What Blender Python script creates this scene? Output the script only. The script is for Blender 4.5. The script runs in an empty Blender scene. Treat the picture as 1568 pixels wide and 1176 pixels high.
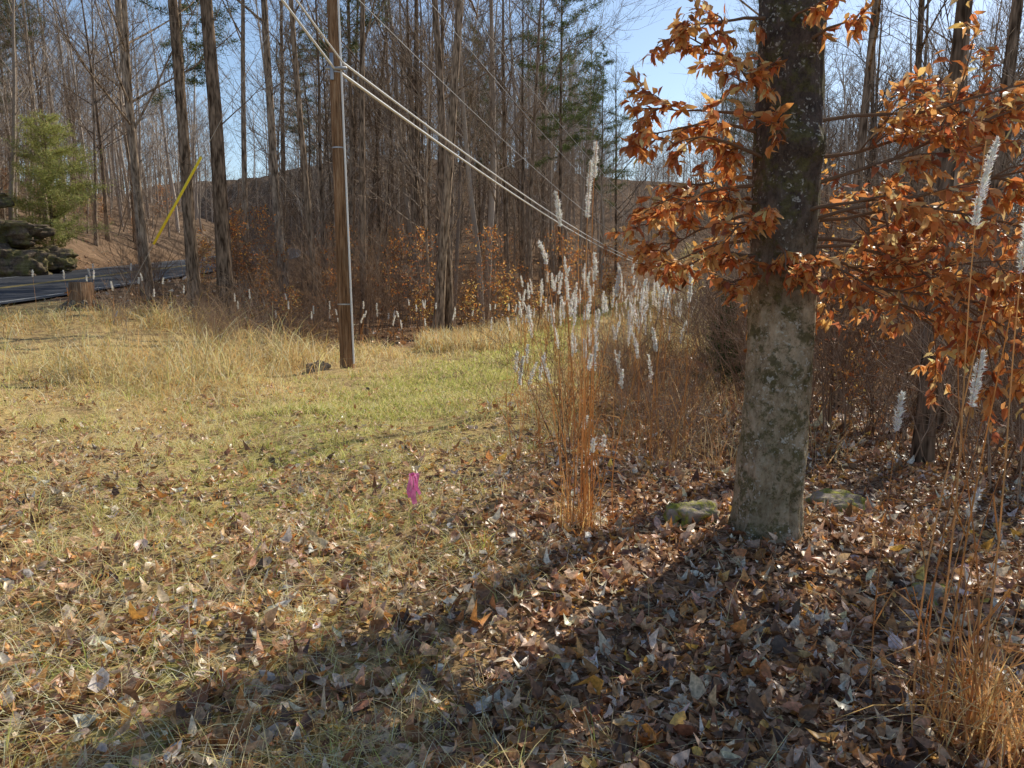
import bpy, math, random, bmesh
import numpy as np
from mathutils import Vector, Matrix
from mathutils import noise as MN
random.seed(7); rng=np.random.default_rng(7)
scene=bpy.context.scene
R=math.radians
AZ,EL=R(42),R(39)
# ------------------------------------------------------------ terrain
def ss(a,b,x):
    t=np.clip((x-a)/(b-a),0,1); return t*t*(3-2*t)
def road_x(y):
    y=np.asarray(y,float)
    return -15.2-0.07*np.clip(y-20,0,None)-0.004*np.clip(y-45,0,None)**2
def road_z(y):
    y=np.asarray(y,float)
    return 1.08+0.062*(np.clip(y,2,120)-18)
def H(x,y):
    x=np.asarray(x,float); y=np.asarray(y,float)
    yy=np.clip(y-20,0,60)
    zc=0.0008*yy**2+0.09*np.clip(y-80,0,90)
    zr=road_z(y); xr=road_x(y)
    right_edge=xr+3.6
    w=ss(0,1,(-3.2-x)/np.maximum(-3.2-right_edge,1))
    z=zc*(1-w)+zr*w
    n=(0.05*np.sin(x*1.3+0.7)*np.sin(y*1.1+1.9)+0.03*np.sin(x*2.9+y*1.7)+0.02*np.sin(y*3.7-x*2.1))
    n2=0.25*np.sin(x*0.21+1)*np.sin(y*0.17+2)*ss(25,50,y)
    n3=1.6*np.sin(x*.09+y*.05)*np.sin(y*.07+2)*ss(50,90,y)
    d=np.clip(xr-3.9-x,0,None)
    hill=30*(1-np.exp(-0.36*d/30))
    dc=np.clip((y-38)-1.15*np.clip(x+6,0,None),0,None)
    hill2=16*(1-np.exp(-0.26*dc/16))*ss(4,16,np.abs(x-xr))*(x>xr)
    dr=np.clip(.75*(x-8-.35*y),0,None)*ss(30,70,y)
    hill3=10*(1-np.exp(-0.2*dr/10))
    offroad=ss(2.9,4.8,np.abs(x-xr))
    z=z+(n+n2+n3)*offroad+hill+hill2+hill3+0.55*ss(0,2.5,d)
    z=z-0.07*(1-ss(3.3,3.8,np.abs(x-xr)))
    z=z+0.10*np.exp(-((x-1.6)**2+(y-4.5)**2)/0.5)
    z=z-0.25*ss(2.2,6,x)*(1-ss(20,40,y))
    return z
def Hf(x,y): return float(H(x,y))
# ------------------------------------------------------------ mesh helpers
def link(ob,parent=None):
    scene.collection.objects.link(ob)
    if parent is not None: ob.parent=parent
    return ob
def empty(name,loc=(0,0,0)):
    e=bpy.data.objects.new(name,None); e.location=loc; e.empty_display_size=0.2
    return link(e)
def raw_mesh(name,V,F,smooth=False):
    me=bpy.data.meshes.new(name); me.vertices.add(len(V)); me.vertices.foreach_set('co',V.reshape(-1).astype(np.float32))
    me.loops.add(F.size); me.polygons.add(len(F)); me.loops.foreach_set('vertex_index',F.reshape(-1).astype(np.int32))
    me.polygons.foreach_set('loop_start',(np.arange(len(F))*F.shape[1]).astype(np.int32))
    if smooth: me.polygons.foreach_set('use_smooth',np.ones(len(F),dtype=bool))
    me.update(calc_edges=True); return me
def mesh_template(name,V,faces,col=None,smooth=False):
    N,k,_=V.shape
    me=bpy.data.meshes.new(name)
    ft=np.concatenate([np.array(f) for f in faces]); lens=np.array([len(f) for f in faces])
    nl=len(ft); nf=len(faces)
    me.vertices.add(N*k); me.vertices.foreach_set('co',V.reshape(-1).astype(np.float32))
    me.loops.add(N*nl); me.polygons.add(N*nf)
    off=(np.arange(N)*k)[:,None]
    me.loops.foreach_set('vertex_index',(ft[None,:]+off).reshape(-1).astype(np.int32))
    st=np.concatenate([[0],np.cumsum(lens)[:-1]])
    me.polygons.foreach_set('loop_start',((np.arange(N)*nl)[:,None]+st[None,:]).reshape(-1).astype(np.int32))
    if smooth: me.polygons.foreach_set('use_smooth',np.ones(N*nf,dtype=bool))
    me.update(calc_edges=True)
    if col is not None:
        a=me.attributes.new('Col','FLOAT_COLOR','POINT')
        c=np.ones((N,k,4),np.float32)
        c[:,:,:3]=col[:,None,:] if col.ndim==2 else col
        a.data.foreach_set('color',c.reshape(-1))
    return me
LEAF_F=[(0,6,1),(6,7,2,1),(7,3,2),(0,5,6),(6,5,4,7),(7,4,3)]
def leaves_V(pos,d,n,L,W,curl,fold):
    N=len(pos)
    d=d/np.linalg.norm(d,axis=1,keepdims=True)
    s=np.cross(n,d); s/=np.maximum(np.linalg.norm(s,axis=1,keepdims=True),1e-6)
    n=np.cross(d,s)
    T=np.array([[0,0],[.30,.5],[.68,.42],[1,0],[.68,-.42],[.30,-.5],[.32,0],[.68,0]])
    x=T[None,:,0]*L[:,None]; y=T[None,:,1]*W[:,None]
    asym=rng.uniform(.5,1.15,(N,1)); y=np.where(y>0,y*asym,y)
    z=fold[:,None]*np.abs(y)+curl[:,None]*((T[None,:,0]-.45)**2)*L[:,None]*2
    z=z+rng.normal(0,.035,(N,8))*L[:,None]
    return pos[:,None,:]+x[...,None]*d[:,None,:]+y[...,None]*s[:,None,:]+z[...,None]*n[:,None,:]
BL_F=[(0,1,3,2),(2,3,5,4),(4,5,6)]
def blades_V(pos,az,h,w,lean,droop=None):
    N=len(pos)
    dx=np.stack([np.cos(az),np.sin(az),np.zeros(N)],1)
    fa=az+math.pi/2+rng.uniform(-1.2,1.2,N)
    sd=np.stack([np.cos(fa),np.sin(fa),np.zeros(N)],1)
    V=np.zeros((N,7,3))
    if droop is None: droop=np.zeros(N)
    for i,t in enumerate([0,.38,.72,1.0]):
        out=(lean*(t**1.7))*h
        up=h*(t-0.38*np.minimum(lean,1.6)*t*t-droop*t**3*.6)
        c=pos+dx*out[:,None]; c[:,2]+=up
        wd=w*(1-.25*t-.3*t*t)/2
        if i<3:
            V[:,2*i]=c-sd*wd[:,None]; V[:,2*i+1]=c+sd*wd[:,None]
        else: V[:,6]=c
    return V
def palette(N,cols,wts,jit=.18):
    cols=np.array(cols); wts=np.array(wts,float); wts/=wts.sum()
    c=cols[rng.choice(len(cols),N,p=wts)]
    return np.clip(c*(1+rng.normal(0,jit,(N,1)))*(1+rng.normal(0,.05,(N,3))),.004,.92)
class TB:
    def __init__(s): s.v=[]; s.f=[]; s.n=0; s.c=[]
    def tube(s,pts,rad,sides=5,cap=False,col=None):
        pts=[Vector(p) for p in pts]; m=len(pts)
        ref=Vector((0.31,0.92,0.24)); 
        base=s.n
        for i,p in enumerate(pts):
            t=(pts[min(i+1,m-1)]-pts[max(i-1,0)])
            if t.length<1e-9: t=Vector((0,0,1))
            t.normalize()
            a=t.cross(ref)
            if a.length<1e-3: a=t.cross(Vector((1,0,0)))
            a.normalize(); b=t.cross(a)
            for k in range(sides):
                an=2*math.pi*k/sides
                q=p+(a*math.cos(an)+b*math.sin(an))*rad[i]
                s.v.append((q.x,q.y,q.z))
        for i in range(m-1):
            for k in range(sides):
                k2=(k+1)%sides
                s.f.append((base+i*sides+k,base+i*sides+k2,base+(i+1)*sides+k2,base+(i+1)*sides+k))
        if cap: s.f.append(tuple(base+(m-1)*sides+k for k in range(sides)))
        s.n+=m*sides
        if col is not None: s.c+= [col]*(m*sides)
    def mesh(s,name,smooth=True):
        me=bpy.data.meshes.new(name); me.from_pydata(s.v,[],s.f)
        if smooth: me.polygons.foreach_set('use_smooth',[True]*len(s.f))
        if s.c:
            a=me.attributes.new('Col','FLOAT_COLOR','POINT')
            a.data.foreach_set('color',np.array([(c[0],c[1],c[2],1) for c in s.c],np.float32).reshape(-1))
        me.update(); return me
# ------------------------------------------------------------ materials
def newmat(name):
    m=bpy.data.materials.new(name); m.use_nodes=True
    nt=m.node_tree; nt.nodes.clear(); o=nt.nodes.new('ShaderNodeOutputMaterial')
    return m,nt,o
def ramp(nt,fac,stops):
    r=nt.nodes.new('ShaderNodeValToRGB'); e=r.color_ramp.elements
    while len(e)<len(stops): e.new(.5)
    for i,(p,c) in enumerate(stops): e[i].position=p; e[i].color=(c[0],c[1],c[2],1)
    nt.links.new(fac,r.inputs[0]); return r.outputs[0]
def noise(nt,vec,scale,detail=4,rough=.6):
    n=nt.nodes.new('ShaderNodeTexNoise'); n.inputs['Scale'].default_value=scale
    n.inputs['Detail'].default_value=detail; n.inputs['Roughness'].default_value=rough
    if vec is not None: nt.links.new(vec,n.inputs['Vector'])
    return n.outputs['Fac']
def mapping(nt,sc,src='Object'):
    t=nt.nodes.new('ShaderNodeTexCoord'); m=nt.nodes.new('ShaderNodeMapping')
    m.inputs['Scale'].default_value=sc; nt.links.new(t.outputs[src],m.inputs['Vector']); return m.outputs[0]
def mix(nt,fac,a,b,mode='MIX'):
    m=nt.nodes.new('ShaderNodeMix'); m.data_type='RGBA'; m.blend_type=mode
    for i,v in ((0,fac),(6,a),(7,b)):
        if isinstance(v,(int,float)): m.inputs[i].default_value=v
        elif isinstance(v,tuple): m.inputs[i].default_value=(v[0],v[1],v[2],1)
        else: nt.links.new(v,m.inputs[i])
    return m.outputs[2]
def principled(nt,o,col,rough=.85,spec=.2,bump=None,bs=.5,bd=.02):
    p=nt.nodes.new('ShaderNodeBsdfPrincipled'); p.inputs['Roughness'].default_value=rough
    p.inputs['Specular IOR Level'].default_value=spec
    if isinstance(col,tuple): p.inputs['Base Color'].default_value=(col[0],col[1],col[2],1)
    else: nt.links.new(col,p.inputs['Base Color'])
    if bump is not None:
        b=nt.nodes.new('ShaderNodeBump'); b.inputs['Strength'].default_value=bs; b.inputs['Distance'].default_value=bd
        nt.links.new(bump,b.inputs['Height']); nt.links.new(b.outputs[0],p.inputs['Normal'])
    if o is not None: nt.links.new(p.outputs[0],o.inputs[0])
    return p
def foliage_mat(name,trans=.4,rough=.6,spec=.25,mottle=True,upn=0):
    m,nt,o=newmat(name)
    a=nt.nodes.new('ShaderNodeAttribute'); a.attribute_name='Col'
    col=a.outputs['Color']
    if mottle:
        nz=noise(nt,mapping(nt,(1,1,1)),60,1)
        v=ramp(nt,nz,[(.3,(.6,.58,.56)),(.7,(1.25,1.2,1.15))])
        col=mix(nt,1.0,col,v,'MULTIPLY')
    if spec>0: p=principled(nt,None,col,rough,spec)
    else:
        p=nt.nodes.new('ShaderNodeBsdfDiffuse'); nt.links.new(col,p.inputs[0])
        if upn>0:
            g=nt.nodes.new('ShaderNodeNewGeometry'); vm=nt.nodes.new('ShaderNodeVectorMath'); vm.operation='MULTIPLY_ADD'
            nt.links.new(g.outputs['Normal'],vm.inputs[0]); vm.inputs[1].default_value=(1-upn,)*3; vm.inputs[2].default_value=(0,0,upn)
            vn_=nt.nodes.new('ShaderNodeVectorMath'); vn_.operation='NORMALIZE'; nt.links.new(vm.outputs[0],vn_.inputs[0]); nt.links.new(vn_.outputs[0],p.inputs['Normal'])
    t=nt.nodes.new('ShaderNodeBsdfTranslucent'); nt.links.new(col,t.inputs[0])
    ms=nt.nodes.new('ShaderNodeMixShader'); ms.inputs[0].default_value=trans
    nt.links.new(p.outputs[0],ms.inputs[1]); nt.links.new(t.outputs[0],ms.inputs[2]); nt.links.new(ms.outputs[0],o.inputs[0])
    return m
M_leaf=foliage_mat('dry_leaf_litter',.24,.40,.5)
M_beech=foliage_mat('russet_leaf',.52,.4,.35,False)
M_grass=foliage_mat('grass_blades',.42,.6,0,False,.7)
M_stem=foliage_mat('dry_stems',.5,.6,0,False)
M_plume=foliage_mat('plume_fluff',.5,.8,0,False)
M_needle=foliage_mat('needles',.3,.6,0,False)
def bark_mat(name,dark,light,sc=1.0):
    m,nt,o=newmat(name)
    v=mapping(nt,(9*sc,9*sc,1.6*sc)); n=noise(nt,v,1.6,2,.75)
    oi=nt.nodes.new('ShaderNodeObjectInfo')
    c=ramp(nt,n,[(.35,dark),(.65,light)])
    c=mix(nt,1.0,c,ramp(nt,oi.outputs['Random'],[(0,(.55,.49,.45)),(1,(1.3,1.25,1.2))]),'MULTIPLY')
    d=nt.nodes.new('ShaderNodeBsdfDiffuse'); nt.links.new(c,d.inputs[0]); nt.links.new(d.outputs[0],o.inputs[0]); return m
M_bark=bark_mat('grey_brown_bark',(.09,.068,.05),(.52,.42,.32))
m_,nt,o=newmat('brush_stems'); M_brush=m_
oi=nt.nodes.new('ShaderNodeObjectInfo'); c=ramp(nt,oi.outputs['Random'],[(0,(.16,.095,.06)),(.5,(.32,.215,.14)),(1,(.46,.35,.26))]); d_=nt.nodes.new('ShaderNodeBsdfDiffuse'); nt.links.new(c,d_.inputs[0]); nt.links.new(d_.outputs[0],o.inputs[0])
M_far,nt,o=newmat('hazed_far_bark'); n=noise(nt,mapping(nt,(.5,.5,.12)),1.0,1)
c=ramp(nt,n,[(.3,(.24,.19,.15)),(.7,(.62,.52,.42))]); d_=nt.nodes.new('ShaderNodeBsdfDiffuse'); nt.links.new(c,d_.inputs[0]); nt.links.new(d_.outputs[0],o.inputs[0])  # paler than near bark: distance haze and sun on twigs put into colour
# ------------------------------------------------------------ ground
def axis(lo,hi,fine_lo,fine_hi,step,grow=1.09):
    a=list(np.arange(fine_lo,fine_hi,step)); s=step; x=fine_hi
    while x<hi: a.append(x); s*=grow; x+=s
    a.append(hi); s=step; x=fine_lo-step; b=[]
    while x>lo: b.append(x); s*=grow; x-=s
    b.append(lo); return np.array(sorted(b)+a)
gx=axis(-350,350,-22,6,.16); gy=axis(-60,420,0,26,.16,1.06)
GX,GY=np.meshgrid(gx,gy); GZ=H(GX,GY)
nx,ny=len(gx),len(gy)
V=np.stack([GX,GY,GZ],-1).reshape(-1,3)
i=np.arange((ny-1)*(nx-1)); r_,c_=i//(nx-1),i%(nx-1); a=r_*nx+c_
Fq=np.stack([a,a+1,a+nx+1,a+nx],1)
me=raw_mesh('ground',V,Fq,True)
def left_edge(y): return np.where(y<21,-1.7,-1.7+(y-21)*.33)
def right_edge(y): return np.maximum(2.6,.235*y)
def path_x(y): return np.interp(y,[0,3,8,12,16,25,40,60,80],[-1.6,-1.8,-2.0,-1.1,.1,1.7,5.2,11,17])
def openness(x,y):
    return ss(0,1.5,x-np.where(y<19,-12.5,left_edge(y)))*ss(0,1.5,right_edge(y)-x)*(1-ss(80,95,y))
def grassw(x,y):
    edge=-.25+np.clip((y-6)*.35,0,30)
    return openness(x,y)*(1-ss(-.7,.9,x-edge))
GW=grassw(V[:,0],V[:,1]); PW=np.exp(-((V[:,0]-path_x(V[:,1]))/1.2)**2)
at=me.attributes.new('zone','FLOAT_COLOR','POINT')
zc=np.ones((len(V),4),np.float32); zc[:,0]=GW; zc[:,1]=PW; zc[:,2]=np.maximum(ss(38,70,V[:,1]),ss(-19,-24,V[:,0])); at.data.foreach_set('color',zc.reshape(-1))
m,nt,o=newmat('ground_soil_litter')
at=nt.nodes.new('ShaderNodeAttribute'); at.attribute_name='zone'; sp=nt.nodes.new('ShaderNodeSeparateColor'); nt.links.new(at.outputs['Color'],sp.inputs[0])
v=mapping(nt,(1,1,1)); nA=noise(nt,v,28,4,.75); nB=noise(nt,v,5,3); nD=noise(nt,v,.8,5,.8)
lit=ramp(nt,nA,[(.35,(.04,.026,.016)),(.5,(.22,.13,.075)),(.65,(.48,.32,.19))])
tan=ramp(nt,nA,[(.3,(.22,.15,.06)),(.7,(.70,.52,.24))])
grn=ramp(nt,nA,[(.3,(.16,.15,.04)),(.7,(.56,.50,.18))])
pf=nt.nodes.new('ShaderNodeMath'); pf.operation='MULTIPLY'; nt.links.new(sp.outputs[1],pf.inputs[0]); nt.links.new(ramp(nt,nB,[(.35,(.2,.2,.2)),(.6,(1,1,1))]),pf.inputs[1])
gr=mix(nt,pf.outputs[0],tan,grn)
gf=nt.nodes.new('ShaderNodeMath'); gf.operation='MULTIPLY'; nt.links.new(sp.outputs[0],gf.inputs[0]); nt.links.new(ramp(nt,nB,[(.35,(.15,.15,.15)),(.58,(1,1,1))]),gf.inputs[1])
farc=ramp(nt,nD,[(.35,(.07,.05,.035)),(.55,(.22,.15,.10)),(.75,(.40,.28,.18))])
lit=mix(nt,sp.outputs[2],lit,farc)
c=mix(nt,gf.outputs[0],lit,gr)
d_=nt.nodes.new('ShaderNodeBsdfDiffuse'); nt.links.new(c,d_.inputs[0]); nt.links.new(d_.outputs[0],o.inputs[0])
me.materials.append(m); ground=link(bpy.data.objects.new('ground',me))
# ------------------------------------------------------------ road
def strip(name,off0,off1,lift,y0,y1,step=.8):
    ys=np.arange(y0,y1,step); vs=[];fs=[]
    for k,y in enumerate(ys):
        xc=float(road_x(y)); z=float(road_z(y))+lift
        vs+=[(xc+off0,y,z),(xc+off1,y,z)]
        if k: b=2*k; fs.append((b-2,b-1,b+1,b))
    me=bpy.data.meshes.new(name); me.from_pydata(vs,[],fs); return me
m_as,nt,o=newmat('asphalt'); n=noise(nt,mapping(nt,(1,1,1)),60,5); n2=noise(nt,mapping(nt,(1,.15,1)),1.5,3)
c=ramp(nt,n,[(.3,(.04,.042,.048)),(.7,(.085,.088,.096))]); c=mix(nt,1.,c,ramp(nt,n2,[(.3,(.75,.75,.75)),(.7,(1.3,1.3,1.3))]),'MULTIPLY'); principled(nt,o,c,.8,.2,n,.3,.005)
m_w,nt,o=newmat('white_road_paint'); principled(nt,o,(.45,.45,.43),.7)
m_y,nt,o=newmat('yellow_road_paint'); principled(nt,o,(.42,.32,.09),.7)
road=empty('road')
for nm,a0,a1,l,mt in (('road_surface',-3.3,3.3,0,m_as),('edge_line_near',2.85,2.94,.004,m_w),('edge_line_far',-2.94,-2.85,.004,m_w),('centre_line_1',-.15,-.06,.004,m_y),('centre_line_2',.06,.15,.004,m_y)):
    s_=strip(nm,a0,a1,l,-25,110); s_.materials.append(mt); link(bpy.data.objects.new(nm,s_),road)
# ------------------------------------------------------------ trees
def rv(): return Vector((random.gauss(0,1),random.gauss(0,1),random.gauss(0,1)))
def grow(tb,p,d,L,r,level,maxl,tips,kids=(5,4,3)):
    seg=4 if level<3 else 2
    pts=[p.copy()]; rad=[r]; dd=d.copy()
    for i in range(seg):
        dd=(dd+rv()*.13+Vector((0,0,.09))).normalized()
        p=p+dd*(L/seg); pts.append(p.copy()); rad.append(max(r*(1-.78*(i+1)/seg),.0035))
    tb.tube(pts,rad,5 if level<2 else 3)
    if level>=maxl: tips.append((pts[-1],dd)); return
    for k in range(kids[min(level-1,len(kids)-1)]):
        t=random.uniform(.25,1.0); f=t*seg; i=min(int(f),seg-1); q=pts[i].lerp(pts[i+1],f-i)
        ax=rv(); side=ax-dd*ax.dot(dd); side.normalize()
        nd=(dd*math.cos(.75)+side*math.sin(.75)).normalized()
        grow(tb,q,nd,L*random.uniform(.38,.6),max(r*.42,.004),level+1,maxl,tips,kids)
def bare_tree(seed,h=18,r=.2,crown=.35,nb=22,maxl=4,lean=.02,low=6,kids=(5,4,3),wob=.012):
    random.seed(seed); tb=TB(); tips=[]
    pts=[];rad=[];p=Vector((0,0,-.3)); d=Vector((random.uniform(-lean,lean),random.uniform(-lean,lean),1)).normalized(); n=16
    for i in range(n+1):
        t=i/n; pts.append(p.copy()); rad.append(r*((1-t)**.75*.92+.06)+r*.45*math.exp(-t*26))
        d=(d+rv()*wob+Vector((0,0,.03))).normalized(); p=p+d*(h/n)
    tb.tube(pts,rad,10)
    for k in range(nb+low):
        t=random.uniform(crown,.98) if k<nb else random.uniform(.1,crown)
        f=t*n; i=min(int(f),n-1); q=pts[i].lerp(pts[i+1],f-i); rr=rad[i]
        az=random.uniform(0,6.28); el=random.uniform(.25,.95)+.3*t
        dd=Vector((math.cos(az)*math.cos(el),math.sin(az)*math.cos(el),math.sin(el)))
        if k<nb: grow(tb,q,dd,h*.30*(1.12-t)*random.uniform(.7,1.25)+.8,rr*.42,1,maxl,tips,kids)
        else: grow(tb,q,dd,h*.07*random.uniform(.6,1.6),rr*.12,2,4,tips,kids)
    me=tb.mesh('bare_tree'); me.materials.append(M_bark); return me
TREES=[bare_tree(11,19,.17,.38,16),bare_tree(12,17,.13,.30,18),bare_tree(13,20,.19,.45,14),bare_tree(14,15,.10,.25,16),bare_tree(15,18,.14,.5,16,4,.05),bare_tree(16,13,.08,.22,16,4,.06,6,(5,4,3),.04),bare_tree(17,16,.12,.3,14,4,.08,6,(5,4,3),.04),bare_tree(18,15,.09,.3,16,4,.12,6,(5,4,3),.05)]
OPEN=[bare_tree(61,15,.10,.4,8,3,.03,5,(3,3),.02),bare_tree(62,16,.12,.45,7,3,.03,4,(3,3),.02),bare_tree(63,13,.07,.35,8,3,.05,6,(3,3),.03)]
THIN=[bare_tree(21,9,.05,.2,14,3,.1,4,(4,3),.03),bare_tree(22,11,.065,.25,14,3,.1,4,(4,3),.03),bare_tree(23,7,.04,.15,14,3,.14,4,(4,3),.05),bare_tree(24,8,.045,.3,12,3,.2,4,(4,3),.05)]
def far_tree(seed,h,r,crown,nb):
    random.seed(seed); tb=TB()
    pts=[];rad=[];p=Vector((0,0,-.5)); d=Vector((random.gauss(0,.03),random.gauss(0,.03),1)).normalized(); n=6
    for i in range(n+1):
        t=i/n; pts.append(p.copy()); rad.append(r*(1-.85*t)); d=(d+rv()*.04).normalized(); p=p+d*h/n
    tb.tube(pts,rad,6)
    def ribbon(q,dd,L,w):
        e_=q+dd*L+Vector((0,0,L*.1)); s=dd.cross(rv()).normalized()*w; b=tb.n
        tb.v+= [tuple(q-s),tuple(q+s),tuple(e_+s*.35),tuple(e_-s*.35)]; tb.f.append((b,b+1,b+2,b+3)); tb.n+=4; return e_
    for k in range(nb):
        t=random.uniform(crown,.99); f=t*n; i=min(int(f),n-1); q=pts[i].lerp(pts[i+1],f-i)
        az=random.uniform(0,6.28); el=random.uniform(.25,.9)+.35*t
        dd=Vector((math.cos(az)*math.cos(el),math.sin(az)*math.cos(el),math.sin(el)))
        L=h*.30*(1.1-t)*random.uniform(.6,1.2)+.8; m1=q+dd*L*.5+Vector((0,0,.05*L)); m2=m1+(dd+Vector((0,0,.25))+rv()*.12)*L*.5
        rr=max(r*.32*(1-t),.02); tb.tube([q,m1,m2],[rr,rr*.6,.012],3)
        for j in range(6):
            u=random.uniform(.2,1); s0=(q.lerp(m1,u*2) if u<.5 else m1.lerp(m2,u*2-1))
            d2=(dd+rv()*.55+Vector((0,0,.25))).normalized(); L2=L*random.uniform(.25,.5)
            e_=ribbon(s0,d2,L2,.012)
            for w in range(3):
                ribbon(s0.lerp(e_,random.uniform(.3,1)),(d2+rv()*.5).normalized(),L2*random.uniform(.4,.7),.007)
    return np.array(tb.v),np.array(tb.f)
FAR=[far_tree(71,15,.13,.2,24),far_tree(72,17,.15,.3,24),far_tree(73,13,.09,.15,24),far_tree(74,18,.15,.4,22),far_tree(75,10,.07,.1,22),far_tree(76,15,.11,.25,26)]
def shrub(seed,h=2.4,ns=12,spread=.6):
    random.seed(seed); tb=TB(); tips=[]
    for k in range(ns):
        az=random.uniform(0,6.28); rr=random.uniform(0,spread); el=random.uniform(.95,1.5)
        grow(tb,Vector((math.cos(az)*rr,math.sin(az)*rr,-.1)),Vector((math.cos(az)*math.cos(el),math.sin(az)*math.cos(el),math.sin(el))),h*random.uniform(.5,1.1),random.uniform(.006,.013),1,3,tips,(6,3))
    me=tb.mesh('brush'); me.materials.append(M_brush); return me
SHRUBS=[shrub(31),shrub(32,3.2,10,.8),shrub(33,1.8,14,.7),shrub(34,2.8,12,.9)]
def conifer(seed,h,r,start,nb,dens,droop,nl=.11,cone=True,bl=.22,col=None,sp=1.0):
    random.seed(seed); tb=TB(); P=[];D=[]
    n=12; pts=[Vector((0,0,-.3))]; rad=[r]
    for i in range(n):
        pts.append(pts[-1]+Vector((random.gauss(0,.02),random.gauss(0,.02),1)).normalized()*h/n); rad.append(r*(1-.9*(i+1)/n))
    tb.tube(pts,rad,8)
    for k in range(nb):
        t=start+(1-start)*(k+.5)/nb; f=t*n;i=min(int(f),n-1); q=pts[i].lerp(pts[i+1],f-i)
        az=random.uniform(0,6.28); L=h*bl*((1.05-t)/(1-start) if cone else (.4+.8*math.sin(math.pi*min(1,(1.02-t)/(1-start)*.8))))*random.uniform(.5,1.25)
        d=Vector((math.cos(az),math.sin(az),random.uniform(-.05,.45)-droop)).normalized(); pp=[q.copy()];c=q.copy()
        for j in range(5):
            d=(d+rv()*.1+Vector((0,0,.04))).normalized(); c=c+d*L/5; pp.append(c.copy())
        tb.tube(pp,[max(r*.16*(1-j/5.5),.006) for j in range(6)],4)
        m_=int(dens*L)
        for j in range(m_):
            u=random.uniform(.15,1)*5; ii=min(int(u),4); s0=pp[ii].lerp(pp[ii+1],u-ii)
            lat=rv(); lat.z*=.6; s1=s0+lat*.22*max(L,.8)*.5*sp
            for w in range(6):
                P.append(s0.lerp(s1,random.random())+rv()*.04); D.append((d*.4+rv()*.7+Vector((0,0,.15))).normalized())
    P=np.array([tuple(x) for x in P]); D=np.array([tuple(x) for x in D]); N=len(P)
    s=np.cross(D,rng.normal(size=(N,3))); s/=np.linalg.norm(s,axis=1,keepdims=True)
    L_=nl*rng.uniform(.6,1.4,N)[:,None]
    VV=np.stack([P-s*nl*.08,P+s*nl*.08,P+D*L_],1)
    cc=palette(N,col or [(.10,.13,.05),(.15,.18,.07),(.22,.24,.10)],[3,3,1],.25)
    mf=mesh_template('needle_foliage',VV,[(0,1,2)],cc); mf.materials.append(M_needle)
    mt=tb.mesh('conifer_wood'); mt.materials.append(M_bark); return mt,mf
PINE=[conifer(41,20,.14,.5,60,32,0,.16,False,.13),conifer(42,17,.12,.42,56,32,.02,.16,False,.13)]
CEDAR=[conifer(44,4.5,.07,.05,80,60,0,.12,True,.28,[(.05,.085,.035),(.08,.115,.045),(.12,.16,.06)],.8)]
CEDAR_L=conifer(45,6.8,.09,.12,90,42,0,.15,False,.24,[(.36,.38,.12),(.48,.47,.17),(.6,.56,.24)],1.6)
RUST=[(.72,.28,.06),(.80,.38,.10),(.58,.19,.05),(.85,.5,.16),(.36,.13,.05)]
def sapling(seed,h=3.0,nl=420,cols=RUST,ls=.10):
    random.seed(seed); tb=TB(); tips=[]
    pts=[Vector((0,0,-.1))]; d=Vector((random.uniform(-.15,.15),random.uniform(-.15,.15),1)).normalized()
    for i in range(8):
        d=(d+rv()*.06+Vector((0,0,.03))).normalized(); pts.append(pts[-1]+d*h/8)
    tb.tube(pts,[.022*(1-.85*i/8) for i in range(9)],5); P=[]
    for k in range(22):
        f=random.uniform(1.5,7.9); i=int(f); q=pts[i].lerp(pts[i+1],f-i); az=random.uniform(0,6.28)
        dd=Vector((math.cos(az),math.sin(az),random.uniform(0,.6))).normalized()
        grow(tb,q,dd,h*.3*random.uniform(.6,1.2)*(1.15-f/9),.008,1,3,tips,(4,3))
    for j in range(nl):
        t,dd=random.choice(tips); P.append((t-dd*random.uniform(0,.3)*1.0+rv()*.05,dd))
    pos=np.array([tuple(p) for p,_ in P]); d_=np.array([tuple(x) for _,x in P])*.5+rng.normal(0,.45,(nl,3))+np.array([0,0,-.35])
    n_=rng.normal(0,.6,(nl,3))+np.array([0,0,1])
    VV=leaves_V(pos,d_,n_,ls*rng.uniform(.6,1.3,nl),ls*.42*rng.uniform(.7,1.2,nl),rng.uniform(-.5,.9,nl),rng.uniform(-.2,.7,nl))
    mf=mesh_template('russet_leaves',VV,LEAF_F,palette(nl,cols,[4,4,3,2,1],.2)); mf.materials.append(M_beech)
    mt=tb.mesh('sapling_stems'); mt.materials.append(M_brush); return mt,mf
SAPS=[sapling(51),sapling(52,2.4,300),sapling(53,3.6,380),sapling(54,2.0,260,[(.85,.42,.10),(.86,.54,.17),(.66,.27,.08),(.88,.66,.26),(.45,.19,.06)])]
def inst(me,name,x,y,s=1,rot=None,parent=None,tilt=(0,0),dz=0,sz=None):
    ob=bpy.data.objects.new(name,me); ob.location=(x,y,Hf(x,y)+dz)
    ob.rotation_euler=(tilt[0],tilt[1],random.uniform(0,6.28) if rot is None else rot); ob.scale=(s,s,sz or s)
    return link(ob,parent)
def pair(ms,name,x,y,s=1,parent=None,tilt=(0,0),names=('wood','foliage'),rot=None):
    if parent is None:
        e=empty(name,(x,y,Hf(x,y))); e.rotation_euler=(tilt[0],tilt[1],random.uniform(0,6.28) if rot is None else rot); e.scale=(s,s,s)
        for m_,nn in zip(ms,names): link(bpy.data.objects.new(nn,m_),e)
        return e
    r_=random.uniform(0,6.28)
    for m_,nn in zip(ms,names): inst(m_,nn,x,y,s,r_,parent,tilt)
random.seed(99)
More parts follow.
